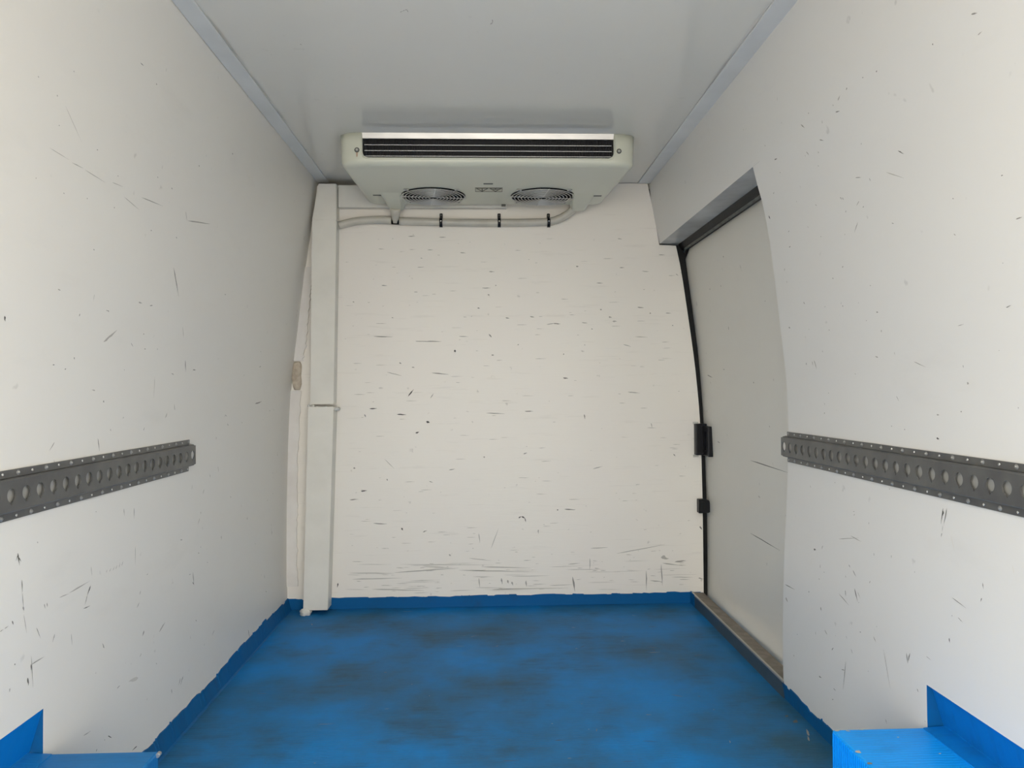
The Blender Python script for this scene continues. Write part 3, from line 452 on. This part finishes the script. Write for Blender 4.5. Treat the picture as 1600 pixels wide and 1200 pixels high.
# ------------------------------------------------------------------ lashing rails
PITCH = .0435
def rail(label, s, xw, z0, y_far, n):
    t = thing('lashing_rail', label, 'rail', (s*xw, y_far - n*PITCH/2, z0))
    X = lambda d: s*(xw - d)                         # d = distance out from the lining
    y_near = y_far - n*PITCH
    # web: one plate cell per hole, round hole with a slot below it
    bm = bmesh.new(); h = .0265; d = .0125; th = .0025; hw = PITCH/2
    for k in range(n):
        yc = y_far - hw - k*PITCH + .006
        angs = sorted([2*math.pi*i/20 for i in range(20)] + [math.atan2(b*h, a*hw) % (2*math.pi) for a in (1, -1) for b in (1, -1)])
        A, B, A2 = [], [], []
        for a in angs:
            c, sn = math.cos(a), math.sin(a)
            q = min(hw/abs(c) if abs(c) > 1e-6 else 9, h/abs(sn) if abs(sn) > 1e-6 else 9)
            rr = .0125
            if abs(c) < .2 and sn < 0: rr = .0175
            hx, hz = rr*c, rr*sn + .001
            A.append(bm.verts.new((X(d), yc + hx, z0 + hz))); A2.append(bm.verts.new((X(d-th), yc + hx, z0 + hz)))
            B.append(bm.verts.new((X(d), yc + q*c, z0 + q*sn)))
        m = len(angs)
        for i in range(m):
            j = (i+1) % m
            bm.faces.new((A[i], A[j], B[j], B[i])); bm.faces.new((A[i], A2[i], A2[j], A[j]))
    bmesh.ops.remove_doubles(bm, verts=bm.verts, dist=.0002)
    obj('web', fixn(bm), m_rail, t)
    fy = y_far - .019                                # flanges stop short of the web's end
    bm = bmesh.new()
    for b in (1, -1):
        pts = [(X(d), z0 + b*h), (X(d-.003), z0 + b*(h+.0028)), (X(.0025), z0 + b*(h+.004)), (X(.0015), z0 + b*(h+.005)), (X(0), z0 + b*(h+.003)), (X(d-.003), z0 + b*(h-.001))]
        prism(bm, pts, 'Y', y_near, y_far - .002)
    obj('step', bm, m_rail, t)
    for b in (1, -1):
        prof = XL if s < 0 else XR
        za, zb = z0 + b*(h+.004), z0 + b*.044
        bm = bmesh.new(); prism(bm, [(prof(za) - s*.0005, za), (prof(zb) - s*.0005, zb), (prof(zb) - s*.0035, zb), (prof(za) - s*.0035, za)], 'Y', y_near, fy)
        fl = obj('flange', bm, m_rail, t)
        zr = z0 + b*.0378
        for k in range(n):
            y = fy - .010 - k*PITCH
            big = (k % 2 == 0) if b > 0 else (k % 2 == 1)
            if y < y_near + .01: break
            RV.append((fl, (prof(zr) - s*.0034, y, zr), s, big))
    bm = mk_box((min(X(.0035), X(.0025)), y_near, z0-.026), (max(X(.0035), X(.0025)), y_far - .046, z0+.026)); obj('back_channel', bm, m_railback, t, label='paler channel seen through the rail holes')
    return t
RV = []
rail('dark grey perforated lashing rail running along the left wall', -1, .826, .750, 2.199, 29)
rail('dark grey perforated lashing rail running along the right wall beside the door', 1, .890, .755, 2.232, 29)
proto = {}
for fl, p, s, big in RV:
    key = (s, big); o = origin(fl)
    if key not in proto:
        bm = bmesh.new()
        if big: disc(bm, (0, 0, 0), (-s, 0, 0), .0046, .0022, 12, .62); disc(bm, (-s*.0012, 0, 0), (-s, 0, 0), .0020, .0026, 8, .7)
        else: disc(bm, (0, 0, 0), (-s, 0, 0), .0026, .0008, 8, .9)  # small flange holes showing the white lining, built as bright discs
        me = bpy.data.meshes.new('rivet'); bm.to_mesh(me); bm.free(); me.materials.append(m_rivet_big if big else m_rivet_hole); proto[key] = me
    r = bpy.data.objects.new('rivet', proto[key]); COL.objects.link(r); r.parent = fl; r.location = Vector(p) - o

# ------------------------------------------------------------------ cooling unit under the ceiling
ZB, ZT, YF, YR = 1.708, CEIL, 2.668, 3.236
ac = thing('cooling_unit', 'cream evaporator unit with two round fan grilles hanging from the ceiling', 'cooling unit', (.0225, 2.95, ZB))
def plan(inset, n=8):
    """rounded outline of the housing seen from below, front corners softly rounded"""
    xl0, xr0, xl1, xr1 = -.492+inset, .539-inset, -.475+inset, .510-inset; f, b = YF+inset, YR-inset*.3
    out = []
    rx, ry = .078-inset*.6, .045-inset*.6
    for k in range(n+1): a = math.pi/2*k/n; out.append((xl0 + rx - rx*math.cos(a), f + ry - ry*math.sin(a)))
    for k in range(n+1): a = math.pi/2*k/n; out.append((xr0 - rx + rx*math.sin(a), f + ry - ry*math.cos(a)))
    out += [(xr1, b-.02), (xr1-.02, b), (xl1+.02, b), (xl1, b-.02)]
    return out
bm = bmesh.new(); levels = [(ZT, -.003), (ZT-.03, -.001), (ZB+.022, 0)] + [(ZB + .022 - .022*math.sin(a), .020*(1-math.cos(a))) for a in (math.pi/2*k/5 for k in range(1, 6))]
Rg = [[bm.verts.new((x, y, z)) for x, y in plan(i)] for z, i in levels]
for A, B in zip(Rg, Rg[1:]):
    for k in range(len(A)): bm.faces.new((A[k], A[(k+1) % len(A)], B[(k+1) % len(A)], B[k])).smooth = True
bm.faces.new(Rg[0]); bm.faces.new(Rg[-1][::-1])
housing = obj('housing', fixn(bm), m_ac, ac)
OX0, OX1, OZ0 = -.413, .463, 1.733
def notch(grow=0, n=6):
    r = .022; pts = [(OX0-grow, ZT+.02)]
    for k in range(n+1): a = math.pi/2*k/n; pts.append((OX0-grow + r - r*math.cos(a), OZ0-grow + r - r*math.sin(a)))
    for k in range(n+1): a = math.pi/2*k/n; pts.append((OX1+grow - r + r*math.sin(a), OZ0-grow + r - r*math.cos(a)))
    return pts + [(OX1+grow, ZT+.02)]
FANS = ((-.195, 3.085), (.244, 3.085)); FR = .128
cuts = []
bm = bmesh.new(); prism(bm, notch(), 'Y', YF-.05, YF+.06); cuts.append(bm)
for x, y in FANS:
    bm = bmesh.new(); prism(bm, [(x + FR*math.cos(a), y + FR*math.sin(a)) for a in (2*math.pi*k/48 for k in range(48))], 'Z', ZB-.05, ZB+.05); cuts.append(bm)
boolean(housing, cuts)
bm = bmesh.new(); tube(bm, [(x, YF-.0012, z) for x, z in notch(.001)], .0024, 8); obj('opening_rim', bm, m_ac, ac)
bm = bmesh.new(); prism(bm, [(YF-.004, ZT-.0005), (YF-.0008, 1.8005), (YF+.012, 1.8005), (YF+.012, ZT-.0005)], 'X', OX0, OX1); obj('face_strip', bm, m_alu, ac, label='bright aluminium strip above the air opening')
bm = bmesh.new(); prism(bm, [(x, min(z, ZT-.004)) for x, z in notch(-.001)], 'Y', YF+.018, YF+.05); obj('coil', bm, m_coil, ac, label='black coil inside the air opening')
bm = bmesh.new(); x = OX0+.005
while x < OX1-.004: box(bm, (x, YF+.008, OZ0+.004), (x+.0008, YF+.019, 1.80)); x += .0056
obj('coil_fins', bm, m_coil, ac, kind='stuff')
bm = bmesh.new()
for z in (1.7805, 1.7605, 1.7415):
    x = OX0 + .007
    while x < OX1-.008: box(bm, (x, YF+.0065, z-.0014), (x+.0038, YF+.0085, z+.0014)); x += .0056
    box(bm, (OX0+.007, YF+.007, z-.0005), (OX1-.007, YF+.0087, z+.0005))
obj('fin_glints', bm, m_fin_glint, ac, kind='stuff', label='rows of bright collar dashes that paint the fin glints across the coil')  # bright metal dashes put the glints of the fin edges into the colour
for x in (-.431, .481):
    bm = bmesh.new(); disc(bm, (x, YF+.0005, 1.760), (0, -1, 0), .0088, .0025, 16, .8); sc = obj('washer', bm, m_washer, ac)
    bm = bmesh.new(); disc(bm, (x, YF-.0015, 1.760), (0, -1, 0), .0052, .003, 12, .65); obj('screw', bm, m_screw, sc, label='bright screw head in its dark washer')
bm = bmesh.new(); prism(bm, [(-.4345, 1.752), (-.4275, 1.752), (-.429, 1.738), (-.433, 1.736)], 'Y', YF+.0002, YF+.0012); obj('rust_streak', bm, M('rust_pale', (.50, .36, .25), .7), ac)
for x, y in FANS:
    bm = bmesh.new(); rad = [.018 + (FR-.020)*k/8 for k in range(9)]
    for k, r_ in enumerate(rad): ring(bm, (x, y, ZB-.006 - .004*math.cos(k/8*1.4)), r_, .0017, 44, 5)
    for a in (.12, .12+math.pi/2, .12+math.pi, .12+1.5*math.pi):
        tube(bm, [(x + q*math.cos(a+math.pi/2), y + q*math.sin(a+math.pi/2), ZB-.0075) for q in (.018, FR+.004)], .0018, 6)
    for a in (math.pi/4, 3*math.pi/4, 5*math.pi/4, 7*math.pi/4):
        q = FR+.012; ring(bm, (x + q*math.cos(a), y + q*math.sin(a), ZB-.003), .009, .0018, 14, 5)
    gr = obj('fan_grille', bm, m_wire, ac, label='round wire finger guard')
    for a in (math.pi/4, 3*math.pi/4, 5*math.pi/4, 7*math.pi/4):
        q = FR+.012; bm = bmesh.new(); disc(bm, (x + q*math.cos(a), y + q*math.sin(a), ZB-.0005), (0, 0, -1), .006, .004, 10, .6); obj('guard_screw', bm, m_washer, gr)
    bm = bmesh.new(); tube(bm, [(x, y, ZB+.0005), (x, y, ZB+.047), (x, y, ZB+.0475), (x, y, ZB+.048)], [FR-.0005, FR-.0005, .06, .001], 44, False); obj('fan_well_dark', bm, m_coil, ac, label='black cup added to darken the fan well behind the grille')  # black cup lines the recess: its shade is put into the colour
    bm = bmesh.new(); tube(bm, [(x, y, ZB+.012), (x, y, ZB+.045)], [.030, .034], 20)
    for k in range(7):
        a = 2*math.pi*k/7; V = []
        for q, tw, da in ((.03, .014, .30), (.075, .011, .24), (.118, .008, .22)):
            V.append([bm.verts.new((x + q*math.cos(a+sg*da), y + q*math.sin(a+sg*da), ZB+.028 + sg*tw)) for sg in (-1, 1)])
        for A, B in zip(V, V[1:]): bm.faces.new((A[0], A[1], B[1], B[0]))
    obj('fan_rotor', bm, m_blade, ac)
    bm = bmesh.new(); ring(bm, (x, y, ZB+.001), FR-.001, .0025, 44, 5); obj('fan_collar', bm, m_blade, ac)
def boss(x0, x1):
    bm = bmesh.new(); c = (x0+x1)/2
    S_ = [(3.04, 0, .040), (3.10, .011, .035), (3.20, .021, .031), (YR+.004, .0245, .028)]
    rows_ = []
    for y, dz, wd in S_:
        rows_.append([bm.verts.new((c-wd-.009, y, ZB+.001)), bm.verts.new((c-wd, y, ZB-dz*.8)), bm.verts.new((c-wd+.008, y, ZB-dz)), bm.verts.new((c+wd-.008, y, ZB-dz)), bm.verts.new((c+wd, y, ZB-dz*.8)), bm.verts.new((c+wd+.009, y, ZB+.001))])
    for A, B in zip(rows_, rows_[1:]):
        for k in range(5): bm.faces.new((A[k], A[k+1], B[k+1], B[k]))
    bm.faces.new(rows_[-1]); obj('drain_outlet', fixn(bm), m_ac, ac, label='tapered drain outlet under the back edge')
boss(-.385, -.331); boss(.379, .439)
for x, y in ((-.417, 3.080), (.465, 3.082), (.024, 2.905)):
    bm = bmesh.new(); box(bm, (x-.018, y-.007, ZB-.0012), (x+.018, y+.007, ZB+.001), .001); obj('slot', bm, m_recess, ac)
bm = bmesh.new(); box(bm, (-.026, 2.957, ZB-.0012), (.080, 3.018, ZB+.001)); lab = obj('warning_label', bm, m_label, ac, label='pale label with two warning triangles, points to the back')
bm = bmesh.new(); zl = ZB-.0022
def line(p, q, w=.0024):
    p = Vector((*p, 0)); q = Vector((*q, 0)); d = (q-p).normalized(); nn = Vector((-d.y, d.x, 0))*w/2
    prism(bm, [tuple((v)[:2]) for v in (p-nn-d*w/2, q-nn+d*w/2, q+nn+d*w/2, p+nn-d*w/2)], 'Z', zl, zl+.0012)
for p, q in (((-.025, 2.958), (-.025, 3.017)), ((.079, 2.958), (.079, 3.017)), ((-.025, 2.958), (.079, 2.958)), ((-.025, 3.017), (.079, 3.017))): line(p, q, .0016)
for c in (.001, .053):
    a, b, d = (c-.022, 2.966), (c+.022, 2.966), (c, 3.011)
    line(a, b, .0034); line(b, d, .0034); line(d, a, .0034)
line((.001, 2.974), (.001, 2.992), .004); line((.001, 2.998), (.001, 3.001), .004)
for k in range(3):
    a = 2*math.pi*k/3 + .5; line((.053, 2.981), (.053 + .011*math.cos(a), 2.981 + .008*math.sin(a)), .004)
obj('label_print', bm, m_ink, lab)
bm = bmesh.new(); box(bm, (.082, 3.225, ZB-.006), (.100, 3.243, ZB+.004), .002); obj('rear_screw', bm, m_washer, ac)

# ------------------------------------------------------------------ pipe casing, cover board, drain hose, clips on the bulkhead
casing = thing('pipe_casing', 'tall white pipe casing standing in the left corner of the bulkhead', 'pipe casing', (-.69, 3.26, .02))
def casing_piece(name, lo, hi, lab=None):
    """lo, hi: (z, x_left, x_right, y_front)"""
    bm = bmesh.new(); V = []
    for z, xl, xr, yf in (lo, hi): V.append([bm.verts.new(p) for p in ((xl, YB, z), (xl, yf, z), (xr, yf, z), (xr, YB, z))])
    A, B = V
    for k in range(4): bm.faces.new((A[k], A[(k+1) % 4], B[(k+1) % 4], B[k]))
    bm.faces.new(A[::-1]); bm.faces.new(B); fixn(bm)
    bmesh.ops.bevel(bm, geom=[e for e in bm.edges], offset=.002, segments=2, affect='EDGES')
    return obj(name, bm, m_duct, casing, label=lab)
casing_piece('upper_cover', (.872, -.722, -.625, 3.232), (1.640, -.711, -.609, 3.232))
casing_piece('top_cover', (1.640, -.711, -.609, 3.232), (1.795, -.683, -.609, 3.232))
casing_piece('lower_cover', (.018, -.752, -.651, 3.219), (.862, -.727, -.622, 3.217))
bm = bmesh.new()
for k in range(7):
    q = k/6; bmesh.ops.create_icosphere(bm, subdivisions=1, radius=.005 + .004*R(), matrix=Matrix.Translation((-.726 + .105*q, 3.228 + .004*R(), .864 - .012*q + .006*R())))
for k in range(3): bmesh.ops.create_icosphere(bm, subdivisions=1, radius=.009, matrix=Matrix.Translation((-.618 + .003*k, 3.24 + .018*k, .851)))
obj('joint_sealant', bm, m_seal_white, casing, smooth=True, label='smear of sealant over the casing joint')

cover = obj('conduit_cover', mk_box((-.607, 3.262, 1.702), (.105, YB, 1.797), .003), m_duct); props(cover, 'white board fixed along the top of the bulkhead behind the cooling unit', 'cover board')

hose = thing('drain_hose', 'cream plastic drain hose clipped across the top of the bulkhead', 'hose', (-.1, 3.28, 1.645))
def smooth_path(pts, n=8):
    T = list(range(len(pts))); out = []
    for i in range((len(pts)-1)*n + 1):
        t = i/n; out.append(tuple(herm([(T[k], p[c]) for k, p in enumerate(pts)], t) for c in range(3)))
    return out
bm = bmesh.new(); tube(bm, smooth_path([(-.606, 3.280, 1.631), (-.570, 3.279, 1.640), (-.524, 3.278, 1.649), (-.440, 3.277, 1.653), (-.385, 3.277, 1.651)]), .0165, 14); obj('hose_section', bm, m_hose, hose, smooth=False)
bm = bmesh.new(); tube(bm, smooth_path([(-.352, 3.278, 1.648), (-.26, 3.279, 1.646), (-.175, 3.281, 1.644), (-.05, 3.281, 1.642), (.073, 3.281, 1.642), (.19, 3.281, 1.643), (.286, 3.280, 1.647), (.335, 3.272, 1.660), (.375, 3.258, 1.682), (.400, 3.24, 1.705)]), .0165, 14); obj('hose_section', bm, m_hose, hose)
bm = bmesh.new(); tube(bm, [(-.362, 3.225, 1.695), (-.365, 3.245, 1.675), (-.368, 3.270, 1.655), (-.3685, 3.276, 1.640)], [.024, .020, .015, .012], 14); obj('drain_spout', bm, m_hose, hose, label='short funnel dropping from the unit into the hose gap')
bm = bmesh.new(); tube(bm, [(-.384, 3.278, 1.6475), (-.353, 3.278, 1.6465)], .0135, 12); obj('hose_joint', bm, m_rubber, hose, label='dark gap where the hose ends meet')
def clip(x, label):
    t = thing('hose_clip', label, 'clip', (x, YB, 1.645), 'black hose clips on the bulkhead')
    bm = bmesh.new(); n = 14
    A = []
    for k in range(n+1):
        a = math.radians(-95 + 190*k/n); A.append([(x+dx, 3.281 - rr*math.cos(a), 1.643 + rr*math.sin(a)) for dx, rr in ((-.0065, .0175), (.0065, .0175), (.0065, .0205), (-.0065, .0205))])
    V = [[bm.verts.new(p) for p in q] for q in A]
    for P_, Q_ in zip(V, V[1:]):
        for k in range(4): bm.faces.new((P_[k], P_[(k+1) % 4], Q_[(k+1) % 4], Q_[k]))
    bm.faces.new(V[0]); bm.faces.new(V[-1][::-1]); obj('strap', fixn(bm), m_black, t)
    bm = bmesh.new(); box(bm, (x-.0065, 3.288, 1.660), (x+.0065, YB, 1.684), .003); obj('tab', bm, m_black, t)
    bm = bmesh.new(); disc(bm, (x, 3.289, 1.675), (0, -1, 0), .0045, .004, 10, .6); obj('screw', bm, m_washer, t)
    bm = bmesh.new(); disc(bm, (x, 3.2612, 1.645), (0, -1, 0), .0032, .002, 8, .6); obj('rivet', bm, m_rivet_hole, t, label='bright rivet on the clip')
clip(-.175, 'black hose clip nearest the left pipe casing')
clip(.073, 'black hose clip in the middle of the hose, right of the first one')
clip(.285, 'black hose clip nearest the right end of the hose')

# filler boards, insulation foam and foam blob in the left corner
def filler(name, label, pts_right, z_lo, z_hi):
    bm = bmesh.new(); L_ = [(XL(z)-.012, z) for z in zs(z_lo, z_hi, 10)]
    Rr = []
    for z in zs(z_hi, z_lo, 44):
        Rr.append((herm(pts_right, z) + (R()-.5)*.007, z))
    prism(bm, L_ + Rr, 'Y', YB-.010, YB)
    o = obj(name, bm, m_filler); props(o, label, 'filler strip'); return o
FR_ = [(.06, -.790), (.145, -.793), (.45, -.791), (.619, -.789), (.781, -.781), (.931, -.775), (1.053, -.766), (1.121, -.752), (1.284, -.738), (1.352, -.729), (1.46, -.722)]
filler('filler_strip', 'white filler strip with ragged edge above the foam patch in the left corner', FR_, 1.056, 1.455)
filler('filler_strip', 'long white filler strip with ragged edge below the foam patch in the left corner', FR_, .10, .930)
bm = bmesh.new(); bmesh.ops.create_icosphere(bm, subdivisions=3, radius=1)
for v in bm.verts:
    k = 1 + .10*math.sin(v.co.z*7 + v.co.x*5) + .05*(R()-.5); v.co = Vector((max(-.9, min(.9, v.co.x*1.3))*.020*k - .791, YB-.002 + v.co.y*.012*k, max(-.97, min(.97, v.co.z*1.1))*.062 + .993))
foam = obj('insulation_foam', bm, m_foam, smooth=True); props(foam, 'beige lump of insulation foam showing between the filler strips', 'foam')
bm = bmesh.new(); bmesh.ops.create_icosphere(bm, subdivisions=3, radius=1)
for v in bm.verts:
    k = 1 + .12*math.sin(v.co.x*6 + v.co.y*4) + .08*math.sin(v.co.z*9); v.co = Vector((-.742 + v.co.x*.024*k, 3.222 + v.co.y*.022*k, max(0, .010 + v.co.z*.017*k)))
blob = obj('sealant_blob', bm, m_seal_white, smooth=True); props(blob, 'white blob of sealant on the blue floor at the foot of the pipe casing', 'sealant')

# door latches at the edge of the bulkhead
latch = thing('door_latch', 'large black door latch with a recess on the right edge of the bulkhead', 'latch', (.94, 3.28, .705))
bm = bmesh.new(); box(bm, (.912, 3.268, .640), (.962, 3.312, .775), .004); body = obj('latch_body', bm, m_black, latch)
boolean(body, [mk_box((.919, 3.25, .653), (.955, 3.280, .764))])
bm = bmesh.new(); box(bm, (.921, 3.281, .656), (.953, 3.286, .761), .002); obj('latch_slide', bm, M('latch_blue_black', (.022, .030, .042), .3), latch)
bm = bmesh.new(); box(bm, (.944, 3.200, .638), (.972, 3.335, .766), .004); keep = obj('strike_plate', bm, m_black, latch)
boolean(keep, [mk_box((.93, 3.225, .662), (.958, 3.262, .744))])
bm = bmesh.new(); box(bm, (.949, 3.240, .664), (.960, 3.246, .740), .001); obj('striker_pin', bm, m_rail, latch, label='grey striker edge inside the latch')
for z in (.634, .777):
    bm = bmesh.new(); box(bm, (.906, 3.294, z-.004), (.930, 3.2995, z+.005), .0015); obj('bent_lip', bm, m_screw, latch, label='bright bent metal lip at the latch edge')
bm = bmesh.new(); prism(bm, [(.922, .391), (.962, .391), (.974, .397), (.974, .430), (.966, .446), (.950, .450), (.922, .450)], 'Y', 3.268, 3.325)
bmesh.ops.bevel(bm, geom=list(bm.edges), offset=.002, segments=1, affect='EDGES')
stop = thing('door_buffer', 'small black buffer below the large latch on the right edge of the bulkhead', 'door buffer', (.948, 3.29, .39))
obj('block', bm, m_black, stop)
bm = bmesh.new(); box(bm, (.928, 3.264, .402), (.946, 3.270, .440), .001); obj('face_pad', bm, m_rubber, stop)
